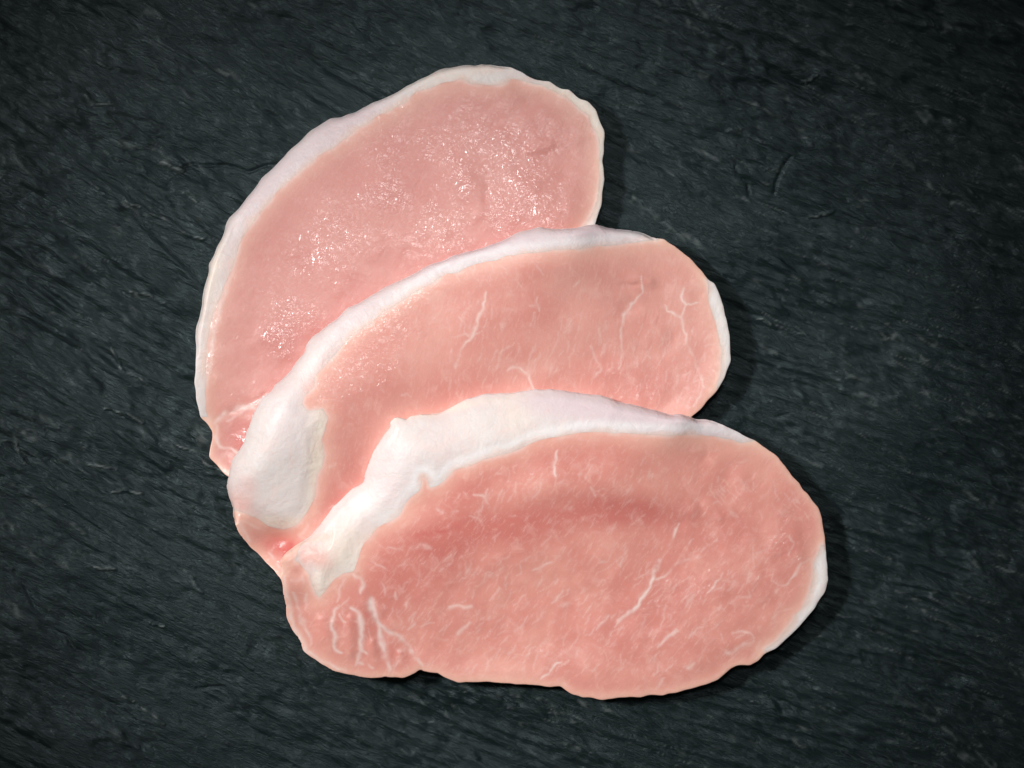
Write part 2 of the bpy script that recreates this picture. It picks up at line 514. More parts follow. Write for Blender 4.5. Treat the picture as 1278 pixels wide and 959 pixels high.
def build_slice(name, label, outline, widths, T, zmean, regions, lean_mat, d, seed):
    global obst
    kk = (H - zmean) / H

    def fix(p):
        p = np.array(p, float)
        q = p.copy()
        q[..., 0] = CX + (p[..., 0] - CX) * kk
        q[..., 1] = CY + (p[..., 1] - CY) * kk
        return q

    ki = (H - zmean - 0.0075) / H             # the cut face lies higher than the edges

    def fix_in(p):
        p = np.array(p, float)
        return np.c_[CX + (p[:, 0] - CX) * ki, CY + (p[:, 1] - CY) * ki]

    def unfix(P):
        return np.c_[CX + (P[:, 0] - CX) / ki, CY + (P[:, 1] - CY) / ki]

    rr = np.random.default_rng(seed)
    out_s = resample(fix(outline), 1.5, True, 13)
    out = resample(fix(outline), 1.5, True, 2.2)
    out = out + 0.3 * np.c_[samp(NZ['c'], out), samp(NZ['f'], out)] + 0.4 * np.c_[samp(NZ['w1'], out), samp(NZ['w2'], out)]
    # seams
    polys = []
    for rname, rpoly, rmat in regions:
        q = resample(fix_in(rpoly), 1.6, True, 1.5)
        q = q + 0.7 * np.c_[samp(NZ['c'], q), samp(NZ['w2'], q)]
        polys.append(q)
    # points
    lo = out.min(0)
    hi = out.max(0)
    st = 1.65
    gx, gy = np.meshgrid(np.arange(lo[0], hi[0], st), np.arange(lo[1], hi[1], st * 0.866))
    gx[::2] += st / 2
    P = np.c_[gx.ravel(), gy.ravel()] + rr.uniform(-0.3, 0.3, (gx.size, 2))
    P = P[inside(P, out)]
    dd, _ = near(P, out)
    P = P[dd > 2.6]
    tg = np.roll(out, -1, 0) - np.roll(out, 1, 0)
    tg /= np.hypot(*tg.T)[:, None] + 1e-9
    nrm = np.c_[-tg[:, 1], tg[:, 0]]
    if inside(out + nrm * 1.5, out).mean() < 0.5:
        nrm = -nrm
    for r in (0.5, 1.1, 1.9):
        Q = out + nrm * r
        q, _ = near(Q, out)
        P = np.vstack([P, Q[inside(Q, out) & (q > r * 0.85)]])
    for q in polys:
        a, _ = near(P, q)
        P = P[a > 0.75]
    n0 = len(P)
    verts = [P, out]
    edges = []
    o0 = n0
    edges += [(o0 + i, o0 + (i + 1) % len(out)) for i in range(len(out))]
    o0 += len(out)
    for q in polys:
        ins = inside(q, out)
        verts.append(q)
        m = len(q)
        edges += [(o0 + i, o0 + (i + 1) % m) for i in range(m) if ins[i] or ins[(i + 1) % m]]
        o0 += m
    A = np.vstack(verts)
    # shift unused outside seam points is harmless: their triangles are dropped below
    r = delaunay_2d_cdt([Vector(v) for v in A.tolist()], edges, [], 0, 1e-4)
    Vp = np.array([(v[0], v[1]) for v in r[0]])
    Fp = np.array([f for f in r[2] if len(f) == 3])
    cen = Vp[Fp].mean(1)
    keep = inside(cen, out)
    e1 = Vp[Fp[:, 1]] - Vp[Fp[:, 0]]
    e2 = Vp[Fp[:, 2]] - Vp[Fp[:, 0]]
    ar = e1[:, 0] * e2[:, 1] - e1[:, 1] * e2[:, 0]
    Fp = Fp[keep & (np.abs(ar) > 1e-4)]
    cen = cen[keep & (np.abs(ar) > 1e-4)]
    ar = ar[keep & (np.abs(ar) > 1e-4)]
    Fp[ar > 0] = Fp[ar > 0][:, ::-1]          # image y points down: counter-clockwise seen from above
    used = np.unique(Fp)
    remap = -np.ones(len(Vp), int)
    remap[used] = np.arange(len(used))
    Vp = Vp[used]
    Fp = remap[Fp]
    U = unfix(Vp)                              # photo coordinates of every vertex, for the traced features
    # under-surface: drape over what lies below
    Lp = np.c_[LX.ravel(), LY.ravel()]
    mask = inside(Lp, out).reshape(NY, NX).astype(float)
    zb = obst * mask
    if obst.max() > 1:
        wgt = [np.maximum(blur(mask, s), 1e-3) for s in (20, 10, 34)]
        for it in range(13):
            zb = np.maximum(obst * mask, blur(zb * mask, 20) / wgt[0] * mask) * mask
        e10 = blur(zb, 10) / wgt[1]
        e34 = blur(zb, 34) / wgt[2]
        rimw = np.clip(2 * (1 - blur(mask, 42)), 0, 1)        # 1 at the rim, 0 well inside
        zb = (e34 + rimw * np.maximum(0, e10 - e34)) * mask

    def zbot(P):
        return samp(zb, P) / np.maximum(samp(mask, P), 0.2) if obst.max() > 1 else np.zeros(len(P))

    # side slope width along the outline
    Lc = np.r_[0, np.cumsum(np.hypot(*np.diff(np.vstack([out, out[:1]]), axis=0).T))]
    ct = []
    for x, y, ww in widths:
        _, i = near(fix([(x, y)]), out)
        j = int(np.argmin(np.hypot(*(out - fix([(x, y)])[0]).T)))
        ct.append((Lc[j], ww))
    ct.sort()
    tt = np.array([c[0] for c in ct])
    wv = np.array([c[1] for c in ct], float)
    tot = Lc[-1]
    W = np.interp(Lc[:-1], np.r_[tt - tot, tt, tt + tot], np.r_[wv, wv, wv])

    def top(P, fine=True):
        Uq = unfix(P)
        dist, ix = near(P, out)
        ww = W[ix]
        t = np.clip(dist / ww, 0, 1)
        steep = np.clip((14 - ww) / 4, 0, 1)          # cut edges: short round-over; fat sides: long slope
        prof_r = 0.965 + 0.035 * np.sqrt(np.clip(1 - (1 - t) ** 2, 0, 1))
        ds, _ = near(P, out_s)
        ds = np.where(inside(P, out_s), ds, -ds)
        ts = np.clip((ds + 4) / ww, 0, 1)
        ts = np.minimum(ts, sstep(dist / 6))
        prof_s = 0.40 + 0.60 * (0.3 * sstep(ts) + 0.7 * (1 - (1 - ts) ** 2.1))
        prof = prof_r * steep + prof_s * (1 - steep)
        h = T * (1 + blobs(Uq, d.get('thick', [])))
        core = sstep((dist - ww * 0.7) / 30)
        h = h * prof
        h += core * (1.1 * samp(NZ['a'], P) + 0.55 * samp(NZ['b'], P))
        h += core * strokes(Uq, d.get('folds', []))
        h -= 0.55 * core * strokes(Uq + 1.5 * np.c_[samp(NZ['w1'], P), samp(NZ['w2'], P)], d.get('grooves', []))
        h += core * blobs(Uq, d.get('bumps', []))
        if fine:
            h += 0.16 * samp(NZ['c'], P) * (0.4 + core)
        return h, dist, ww

    h, dist, ww = top(Vp)
    # flesh and fat are soft: round the fat side by averaging its height
    insl = mask.ravel() > 0.5
    hl = np.zeros(NY * NX)
    wl = np.zeros(NY * NX)
    hl[insl], _, wl[insl] = top(Lp[insl], False)
    wb = blur(wl.reshape(NY, NX), 12) / np.maximum(blur(mask, 12), 0.05)
    hlat = hl.reshape(NY, NX)
    hb = blur(hlat, 10) / np.maximum(blur(mask, 10), 0.05)
    soft = sstep((samp(wb, Vp) - 10) / 7) * sstep(dist / 14)
    h = h * (1 - soft) + samp(hb, Vp) * soft
    z0 = zbot(Vp)
    z = z0 + h
    # region of every triangle
    reg = np.zeros(len(Fp), int)
    for i, q in enumerate(polys):
        reg[inside(cen, q) & (reg == 0)] = i + 1
    infat = np.zeros(len(Vp), bool)
    dseam = np.full(len(Vp), 1e3)
    for i, q in enumerate(polys):
        if regions[i][2] is not FAT:
            continue
        infat |= inside(Vp, q)
        qi = q[inside(q, out)]
        a, _ = near(Vp, qi, False)
        dseam = np.minimum(dseam, a)
    z += np.where(infat, 1, 0) * sstep(dseam / 22) * (0.6 + blobs(U, d.get('pads', [])))
    # colour fields (pigment, with the crest highlight and edge translucency painted in)
    Uw = U + np.c_[samp(NZ['w1'], Vp), samp(NZ['w2'], Vp)] * 0.75 + np.c_[samp(NZ['x1'], Vp), samp(NZ['x2'], Vp)] * 0.75
    vl = []
    for p_, w_, a_ in d.get('veins', []):
        m_ = np.mean(p_, 0)
        lobe = m_[0] < 530 and m_[1] > 730
        ln_ = np.hypot(*np.diff(np.array(p_), axis=0).T).sum()
        vl.append((p_, w_ * (0.95 if lobe else 0.85 if ln_ > 30 else 0.75), a_ * (1.0 if lobe or ln_ > 30 else 0.72)))
    vein = strokes(Uw, vl) * np.clip(0.74 + 0.20 * samp(NZ['b'], Vp) + 0.20 * samp(NZ['x1'], Vp), 0.1, 1.1)
    for x0, y0, x1, y1, nmb, ang in d.get('flecks', []):
        L = []
        for _ in range(nmb):
            x, y = rr.uniform(x0, x1), rr.uniform(y0, y1)
            a = math.radians(ang + rr.normal(0, 9))
            ln = rr.uniform(6, 20)
            L.append(([(x, y), (x + ln * .5 * math.cos(a) + rr.normal(0, .5), y - ln * .5 * math.sin(a)),
                       (x + ln * math.cos(a), y - ln * math.sin(a))], rr.uniform(0.7, 1.2), rr.uniform(0.08, 0.30)))
        vein = np.maximum(vein, strokes(Uw, L))
    vein = np.maximum(vein, 0.55 * np.exp(-(dseam / 3.5) ** 2) * np.clip(0.7 + 0.4 * samp(NZ['c'], Vp), 0, 1))
    red = blobs(Uw, d.get('red', [])) + 0.16 * samp(NZ['d'], Vp) + 0.08 * samp(NZ['b'], Vp)
    rim = 0.55 * np.exp(-(dist / 8.0) ** 2) + 0.40 * np.exp(-(dseam / 15.0) ** 2) + 0.08 * np.exp(-(dist / 45.0) ** 2)  # pale edges: thin fascia plus the flesh's translucency painted in
    wet = d.get('damp', 0.05) + blobs(U, d.get('wet', [])) * np.clip(0.65 + 0.4 * samp(NZ['b'], Vp) + 0.25 * samp(NZ['c'], Vp), 0.05, 1.4)
    crest_shine = np.exp(-((dseam - 9) / 6.0) ** 2) * d.get('crest_shine', 0.5) * sstep((U[:, 0] - 440) / 90)  # highlight along the fat's top edge, painted as a white line
    f_attr = {'lilac': np.clip(blobs(Uw, d.get('lilac', [])), 0, .85), 'cream': blobs(Uw, d.get('cream', [])),
              'red': blobs(Uw, d.get('fatred', [])), 'crest_shine': crest_shine, 'rim': 0.8 * np.exp(-(dseam / (4.0 + 1.5 * samp(NZ['c'], Vp))) ** 2) * np.clip(0.7 + 0.4 * samp(NZ['b'], Vp), 0, 1)}
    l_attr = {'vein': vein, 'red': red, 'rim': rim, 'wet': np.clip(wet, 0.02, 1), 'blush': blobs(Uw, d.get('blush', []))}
    # assemble the parts
    base = bpy.data.objects.new(name, None)
    base.empty_display_size = 0.02
    C.objects.link(base)
    bx, by = (Vp[:, 0].mean() - CX) * S, (CY - Vp[:, 1].mean()) * S
    base.location = (bx, by, 0)
    base['label'] = label
    base['category'] = 'pork slice'
    base['group'] = 'raw pork slices fanned out on the slate'
    XY = world(Vp, z)
    XB = world(Vp, z0 + 0.3)
    off = np.array([bx, by, 0])
    parts = [('lean_meat', lean_mat)] + [(r_[0], r_[2]) for r_ in regions]
    for i, (pn, pm) in enumerate(parts):
        f = Fp[reg == i]
        if len(f) < 5:
            continue
        us = np.unique(f)
        rm = -np.ones(len(Vp), int)
        rm[us] = np.arange(len(us))
        f = rm[f]
        m = len(us)
        e = np.vstack([f[:, [0, 1]], f[:, [1, 2]], f[:, [2, 0]]])
        code = e[:, 0].astype(np.int64) * m + e[:, 1]
        rev = e[:, 1].astype(np.int64) * m + e[:, 0]
        be = e[~np.isin(code, rev)]
        bu = np.unique(be)
        bm_ = -np.ones(m, int)
        bm_[bu] = np.arange(len(bu))
        nb = len(bu)
        a = 2 * m + bm_[be[:, 0]]
        b = 2 * m + bm_[be[:, 1]]
        V = np.vstack([XY[us], XB[us], XY[us][bu], XB[us][bu]]) - off
        F = np.vstack([f, f[:, ::-1] + m, np.c_[a, a + nb, b], np.c_[b, a + nb, b + nb]])
        at = {}
        for k, v in (f_attr if pm is FAT else l_attr).items():
            vv = v[us]
            at[k] = np.r_[vv, vv, vv[bu], vv[bu]]
        o = mesh_object(pn, V, F, pm, at, base)
        if pn == 'fat_cap':
            o['label'] = d['fatlabel']
    # what the next slice will lie on
    if d.get('last'):
        return base
    new = obst.ravel().copy()
    new[insl] = np.maximum(new[insl], zb.ravel()[insl] + hl[insl])
    obst = new.reshape(NY, NX)
    return base


# ---- slice on the slate, partly covered
O1 = [(246.4, 473.5), (247.6, 494.6), (252.3, 520.4), (260.5, 528.6), (266.4, 537), (265, 553), (262.4, 571), (268.7, 578), (280.5, 590),
      (287, 594), (300, 603), (330, 600), (380, 570), (430, 530), (480, 490), (540, 455), (620, 420), (680, 380), (715, 340), (735, 300),
      (741.7, 281), (745.3, 269), (750, 259.5), (751, 243), (754.2, 226.7), (752.3, 217), (751, 200.8), (752.8, 191.5), (752.3, 165.6),
      (747.6, 154), (743, 139.8), (733.5, 129.7), (724, 126.4), (709, 113.5), (700.7, 113.5), (684, 104), (672.5, 103.4), (658.4, 97.6),
      (639.6, 88), (611.5, 81.6), (599.7, 79.5), (592.7, 82.8), (581, 81.6), (557.5, 85.8), (531.6, 95.2), (503.5, 110.5), (485.9, 121),
      (464.7, 129.7), (441.3, 141), (427.2, 147), (414.3, 148.7), (406, 154), (389.6, 163.3), (366, 184.4), (345, 205.5), (328.6, 222),
      (307.5, 246.6), (297, 262), (286.3, 271), (281.6, 284), (280.5, 290.5), (270, 311.6), (261.7, 330.4), (261.7, 335), (258.2, 354),
      (253, 372.7), (253, 384.4), (247.6, 410), (246, 422), (247.6, 433.7)]
FAT1 = [(258, 527), (256, 500), (255.5, 483), (254.6, 455), (258.2, 424), (265, 391.5), (274.6, 370), (284, 349), (291, 328), (297, 304.6),
        (309.8, 283.5), (328.6, 258), (352, 231.4), (370.8, 215), (394.3, 197.3), (417.8, 182), (441.3, 163.3), (457.7, 152.7), (476.5, 141),
        (495.3, 133), (511.7, 121), (521, 112.8), (541, 108), (556, 103), (573.9, 98.7), (585.6, 102.3), (611.5, 105.8), (625.5, 104.6),
        (639.6, 97.6), (658.4, 101.8), (672.5, 105.8), (691.3, 112.8), (710, 123.4), (726.5, 137.5), (736, 147), (743, 163.3), (748, 182),
        (748.5, 201), (748.5, 224), (745.6, 248), (738, 266.6), (728.8, 281), (722, 300), (800, 320), (820, 20), (180, 20), (180, 530)]
SIDE1 = [(252, 521), (262, 522), (276, 520), (290, 514), (306, 506), (330, 505), (380, 505), (380, 620), (200, 620), (200, 530)]
c3 = lambda p: px(0, (230, 260), 4.26, p)
c4 = lambda p: px(0, (480, 260), 4.26, p)
c5 = lambda p: px(0, (700, 260), 4.26, p)
c6 = lambda p: px(0, (230, 450), 4.26, p)
c7 = lambda p: px(0, (470, 450), 4.26, p)
c8 = lambda p: px(0, (760, 450), 4.26, p)
r1 = lambda p: px(0, (330, 650), 4.26, p)
r2 = lambda p: px(0, (560, 650), 4.26, p)
r3 = lambda p: px(0, (770, 650), 4.26, p)
build_slice(
    'pork_slice', 'glistening unmarbled raw pork slice lowest in the fan, with thin pale fat rim',
    O1, [(246, 473, 9), (250, 400, 12), (270, 311, 14), (300, 257, 20), (345, 205, 26), (414, 149, 24), (470, 128, 18), (530, 96, 15), (600, 80, 14),
         (660, 98, 8), (710, 114, 7), (745, 150, 6), (752, 200, 6), (750, 255, 7), (715, 340, 8), (540, 455, 8), (330, 600, 8), (265, 553, 6)],
    40, 0.004,
    [('side_muscle', SIDE1, LEAN1), ('fat_cap', FAT1, FAT)], LEAN1,
    dict(fatlabel='thin pale lilac-white fat rim along the curved edge',
         thick=[(270, 560, 30, 40, 0, -.35)],
         folds=[([(560, 200), (590, 230), (600, 270)], 14, 1.4), ([(655, 190), (690, 180)], 8, 1.2), ([(300, 330), (330, 300), (380, 250)], 22, -1.4)],
         grooves=[([(608, 215), (606, 250)], 5, 0.7), ([(285, 515), (310, 502), (330, 495)], 5, 1.5)],
         bumps=[(560, 250, 70, 60, 0, 2.2), (420, 350, 60, 30, -40, 1.6), (660, 130, 60, 25, 25, 2.0)],
         veins=[(c6([(150, 335), (200, 300), (240, 262), (300, 250), (380, 250)]), 5.0, .85), (c6([(215, 330), (270, 295), (320, 270)]), 2.4, .7),
                (c6([(165, 340), (158, 400), (175, 460), (240, 478), (285, 500)]), 3.2, .75), (c6([(170, 530), (200, 500), (260, 510)]), 4, .6),
                (c3([(120, 900), (140, 780), (150, 650), (185, 540), (215, 430), (255, 330)]), 4.2, .55)],
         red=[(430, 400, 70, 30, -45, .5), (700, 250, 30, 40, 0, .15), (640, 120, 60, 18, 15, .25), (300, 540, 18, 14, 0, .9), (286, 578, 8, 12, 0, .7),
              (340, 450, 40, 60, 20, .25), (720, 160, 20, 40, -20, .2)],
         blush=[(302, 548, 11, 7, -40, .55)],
         wet=[(570, 250, 65, 60, 0, .95), (630, 190, 70, 30, -30, .45), (420, 300, 60, 22, -40, .75), (360, 400, 55, 20, -48, .7), (330, 470, 45, 18, -55, .7),
              (300, 540, 14, 14, 0, .7), (262, 440, 8, 60, 8, .5), (520, 150, 70, 18, -12, .25), (700, 220, 24, 26, 0, .6), (480, 220, 60, 30, -40, .3),
              (620, 265, 60, 20, 0, .6)],
         lilac=[(400, 180, 60, 22, -38, .6), (320, 255, 40, 25, -50, .45), (470, 138, 30, 12, -25, .3)], cream=[(560, 92, 60, 9, -8, .35), (735, 140, 20, 30, 40, .5), (700, 115, 20, 8, 20, .5), (265, 340, 6, 40, 10, .4), (750, 210, 8, 60, 0, .5)],
         crest_shine=.25), 1)

# ---- slice in the middle of the fan
O2 = [(331, 494.6), (343, 487), (347, 479), (361.5, 467), (372, 452), (382.6, 440.7), (385, 429), (394.3, 419.6), (417.8, 400.8), (436.6, 384.4),
      (455.4, 375), (476.5, 363.3), (493, 354), (508, 348), (538.7, 330.4), (569, 320), (602, 311.6), (625.5, 302.3), (642, 294), (658, 290),
      (674.8, 285.4), (691.3, 288.2), (714.7, 286.3), (742.9, 281.3), (757.5, 284), (777.5, 287), (798.6, 290), (815, 297), (826.8, 300),
      (840.8, 308), (859.6, 321), (876, 338.6), (883, 348), (891.3, 354), (897.2, 370.3), (902, 382), (907.7, 410), (912, 433.7), (911, 450),
      (903.5, 470), (894, 487.5), (877.4, 506.3), (863, 520.4), (840, 550), (790, 590), (700, 630), (600, 660), (500, 690), (430, 718), (385, 735),
      (365, 738), (353.5, 727.5), (344, 712), (330, 700.5), (317, 687), (306.3, 674.2), (298, 661.3), (290.6, 643.7), (291.5, 637.8), (287.5, 623.7),
      (284, 607.3), (287.5, 583.8), (293.4, 569.7), (307.5, 553.3), (311, 537), (320, 515)]
FAT2 = [(822, 299), (815, 298.5), (798.6, 301.5), (780, 303.5), (770.4, 305.8), (735, 309.5), (726.5, 309.8), (700, 313.5), (667.8, 316.3), (632.6, 321),
        (611.5, 328), (583.3, 335), (557.5, 343.3), (529, 360), (504, 375), (482, 389), (464.7, 403), (441.3, 417.3), (427, 434), (415, 450), (402, 462),
        (394, 472), (392, 485), (381, 494), (378, 505), (385, 513), (394, 511), (403.7, 510), (410.8, 520.4), (407, 537), (402.5, 551), (405, 567.4),
        (401.4, 583.8), (393, 596), (393, 619), (385, 638), (370.8, 654), (352, 662.4), (333, 659), (321.5, 648), (306, 642), (292, 638), (260, 640), (250, 480),
        (450, 230), (830, 240)]
EDGE2 = [(883, 346), (885.4, 361), (888, 379.7), (894.8, 398.5), (899.5, 419.6), (902, 438.4), (900.7, 459.5), (895, 486), (960, 500), (960, 330), (890, 330)]
build_slice(
    'pork_slice', 'raw pork slice between two others, its rounded white fat flap folded down at the end',
    O2, [(331, 495, 34), (385, 430, 27), (417, 401, 22), (477, 363, 20), (540, 330, 17), (602, 311, 16), (660, 290, 22), (742, 281, 22), (800, 290, 14),
         (827, 300, 8), (876, 339, 6), (900, 380, 8), (912, 440, 8), (894, 487, 7), (790, 590, 8), (500, 690, 8), (353, 727, 8), (320, 690, 9), (295, 655, 10), (285, 610, 30), (307, 553, 34)],
    40, 0.008,
    [('fat_cap', FAT2, FAT), ('fat_edge', EDGE2, FAT)], LEAN2,
    dict(fatlabel='white fat along the top edge widening into a rounded flap',
         thick=[(330, 685, 28, 22, 40, -.55), (355, 672, 16, 12, 0, -.25), (295, 600, 22, 50, 10, -.22)],
         pads=[(356, 582, 40, 62, 15, 3)],
         folds=[([(640, 330), (700, 335), (770, 340), (815, 352)], 12, 2.4), ([(700, 410), (760, 400), (830, 420)], 22, 2.0), ([(620, 440), (700, 430)], 16, 1.4),
                ([(430, 440), (470, 400), (540, 365)], 9, 1.5)],
         grooves=[([(700, 352), (760, 351), (798, 356)], 3.5, 2.2), ([(560, 380), (640, 372), (760, 372), (790, 385)], 20, 2.6), ([(608, 338), (640, 366)], 2.5, 1.0),
                  ([(660, 330), (690, 356)], 2.5, .8)],
         bumps=[(470, 430, 40, 30, -40, 1.8), (860, 420, 30, 50, 0, 1.6)],
         veins=[(c4([(540, 440), (525, 540), (495, 590), (470, 670), (455, 690), (400, 760), (380, 850)]), 2.4, .75),
                (c4([(455, 690), (430, 665), (360, 690)]), 1.8, .75), (c4([(430, 665), (420, 610), (390, 570)]), 1.4, .6), (c4([(355, 660), (340, 620), (325, 580)]), 1.3, .5),
                (c4([(470, 670), (520, 650)]), 1.3, .6), (c4([(815, 460), (805, 510), (825, 545)]), 1.9, .7), (c4([(805, 515), (765, 512)]), 1.5, .5),
                (c4([(1035, 385), (1003, 417)]), 1.9, .65), (c4([(660, 870), (690, 850), (720, 845), (765, 880), (790, 955), (795, 1000)]), 2.2, .8),
                (c4([(765, 880), (780, 825), (805, 795)]), 1.9, .65), (c4([(1100, 735), (1130, 800), (1155, 860), (1125, 900)]), 1.9, .6),
                (c4([(590, 860), (620, 770), (690, 715)]), 1.5, .45), (c4([(530, 890), (562, 825)]), 1.4, .4), (c4([(1145, 640), (1150, 700)]), 1.2, .4),
                (c4([(860, 800), (910, 740), (930, 650)]), 1.3, .35), (c4([(620, 670), (650, 600)]), 1.3, .3),
                (c5([(440, 365), (430, 400), (440, 440), (370, 510), (340, 560), (330, 620), (325, 700), (320, 850)]), 1.9, .65),
                (c5([(655, 415), (655, 490), (670, 520), (735, 503)]), 1.8, .75), (c5([(670, 520), (650, 577), (605, 560), (570, 545), (555, 515)]), 1.8, .75),
                (c5([(650, 577), (665, 620), (670, 725), (710, 770), (735, 860), (755, 905), (768, 960)]), 2.1, .75), (c5([(735, 860), (700, 865), (650, 888)]), 1.5, .55),
                (c8([(470, 0), (480, 50), (505, 110), (495, 190), (455, 245)]), 1.8, .65), (c5([(530, 700), (580, 685)]), 1.5, .5), (c5([(375, 700), (390, 780), (410, 800)]), 1.3, .4),
                (c5([(845, 715), (780, 735)]), 1.3, .4), (c5([(210, 640), (215, 720)]), 1.2, .4), (c5([(130, 840), (128, 950)]), 1.3, .4),
                (c7([(130, 185), (160, 165), (185, 200)]), 1.3, .4), (c7([(420, 150), (440, 200)]), 1.3, .4), (c7([(930, 110), (935, 150)]), 1.3, .4),
                (c6([(770, 570), (820, 545)]), 1.7, .35), (c6([(870, 640), (890, 670)]), 1.3, .35), (c6([(760, 790), (800, 770)]), 1.6, .4),
                (c6([(650, 870), (640, 910), (600, 940), (640, 955)]), 4.0, .4),
                (c6([(270, 830), (300, 900), (340, 965)]), 4.0, .75), (c6([(290, 850), (360, 885), (420, 905)]), 3.0, .45), (r1([(10, 180), (60, 250), (100, 300)]), 3.2, .6)],
         flecks=[(560, 400, 890, 512, 170, 75), (560, 320, 700, 350, 18, -55)],
         red=[(760, 340, 60, 12, 5, .6), (830, 480, 50, 20, -20, .6), (600, 480, 90, 12, -5, .35), (450, 540, 20, 60, 25, .35), (430, 600, 14, 40, 30, .6), (690, 325, 60, 10, -5, .2),
              (880, 470, 14, 30, 20, .3)],
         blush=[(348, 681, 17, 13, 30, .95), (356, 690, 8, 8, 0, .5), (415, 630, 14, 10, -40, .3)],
         wet=[(465, 455, 26, 45, 28, .9), (440, 520, 10, 40, 20, .7), (408, 470, 5, 40, 20, .7), (500, 385, 60, 6, -32, .5), (800, 480, 60, 20, 0, .3), (345, 690, 14, 14, 0, .6), (690, 470, 120, 18, 0, .15)],
         lilac=[(680, 300, 100, 12, -8, .75), (560, 330, 60, 10, -25, .55), (440, 400, 50, 14, -40, .35), (765, 294, 30, 8, 8, .5), (360, 520, 20, 25, 0, .25)],
         cream=[(398, 580, 10, 60, 5, .65), (350, 655, 40, 7, 5, .5), (905, 430, 10, 60, 0, .2)],
         fatred=[(300, 632, 12, 16, -30, .55), (312, 604, 7, 7, 0, .25), (390, 490, 7, 12, 20, .4), (405, 470, 8, 20, 25, .45)], crest_shine=.5, damp=.16), 2)

# ---- slice on top of the fan
O3 = [(360.5, 687.6), (374.6, 677), (388.7, 668.8), (400, 655), (417.8, 633), (441.3, 609.6), (456, 601), (457.7, 588.5), (467, 565), (479, 545.5),
      (490, 532.2), (487.6, 526.3), (495.8, 520.4), (509.9, 524.5), (512.3, 520.4), (526.3, 517), (547.5, 516), (563.9, 508.7), (582.7, 498), (601.5, 492.3),
      (634.3, 490), (662.5, 487.6), (681.3, 485.2), (704.7, 487.6), (733, 491.8), (749.3, 493), (760, 496.5), (771, 501), (795, 507.5),
      (815, 512), (830.4, 517), (849, 517), (863.3, 521.6), (886.8, 525), (900.8, 531), (919.6, 539), (929, 545), (947.8, 554.5), (966.6, 568.5), (980.7, 583.8),
      (987.7, 594.4), (997, 602.6), (1002, 612), (1008.8, 621.4), (1020.6, 633), (1026.4, 647), (1027, 664), (1029, 678), (1030.6, 692), (1032, 716), (1034, 723),
      (1029.4, 737), (1018.8, 753.3), (1004.7, 774.4), (987, 791), (969.5, 807.3), (952, 816.7), (946, 824.2), (935.5, 830.3), (920.2, 829.6), (910.8, 834.3),
      (894.4, 848.4), (868.6, 857.7), (840.4, 864.8), (795.8, 869.5), (786.4, 868.3), (771, 870.8), (752.5, 872.5), (726.7, 870), (710.2, 864.8), (700.8, 855.4),
      (686.8, 857.3), (663.3, 853.8), (647, 853), (635, 851.4), (607, 850.7), (571.7, 851.2), (555.4, 844.8), (546, 839), (531.9, 836.6), (526, 833.8),
      (517.8, 840), (503.7, 844.4), (482.6, 843.7), (463.8, 844.8), (440.3, 840.6), (416.9, 835.4), (398, 823.7), (380.5, 812), (375.8, 798), (366.4, 783.8),
      (360.5, 767.4), (359.3, 748.6), (355.8, 734.5), (354.6, 718), (357, 711), (353.5, 696)]
FAT3 = [(935, 552), (924.3, 552.5), (905.5, 548), (877.4, 542.7), (854, 542.7), (830, 544), (807, 542.7), (787, 540), (760, 538), (728, 540.4), (705, 543), (686, 546.2),
        (657.8, 555.6), (634.3, 565), (610.8, 571), (587.4, 579), (568.6, 586), (559.2, 595.5), (547.5, 605), (535, 606), (533.4, 596), (527, 592), (524.5, 609.6),
        (505, 628.4), (496, 645), (470.5, 659), (457, 676), (450, 692), (442.7, 713.4), (428.6, 714.6), (417, 722.8), (407.5, 737), (398, 746.7), (392.2, 737),
        (386.3, 718), (377, 703), (369, 699), (375, 683), (382, 672), (330, 600), (430, 440), (960, 440), (960, 548)]
EDGE3 = [(1026, 683), (1023.5, 692.3), (1017.7, 704), (1016.5, 722.8), (1011.8, 741.5), (1004.7, 758), (988.3, 779), (972, 800), (955, 815), (1000, 850), (1090, 720), (1050, 680)]
SIDE3 = [(442.7, 713), (455, 722), (461.5, 746), (466, 772), (480, 786), (499, 798), (511, 812), (526, 834), (520, 900), (300, 880), (300, 690), (340, 680), (362, 686), (369, 699), (384, 700), (410, 712)]
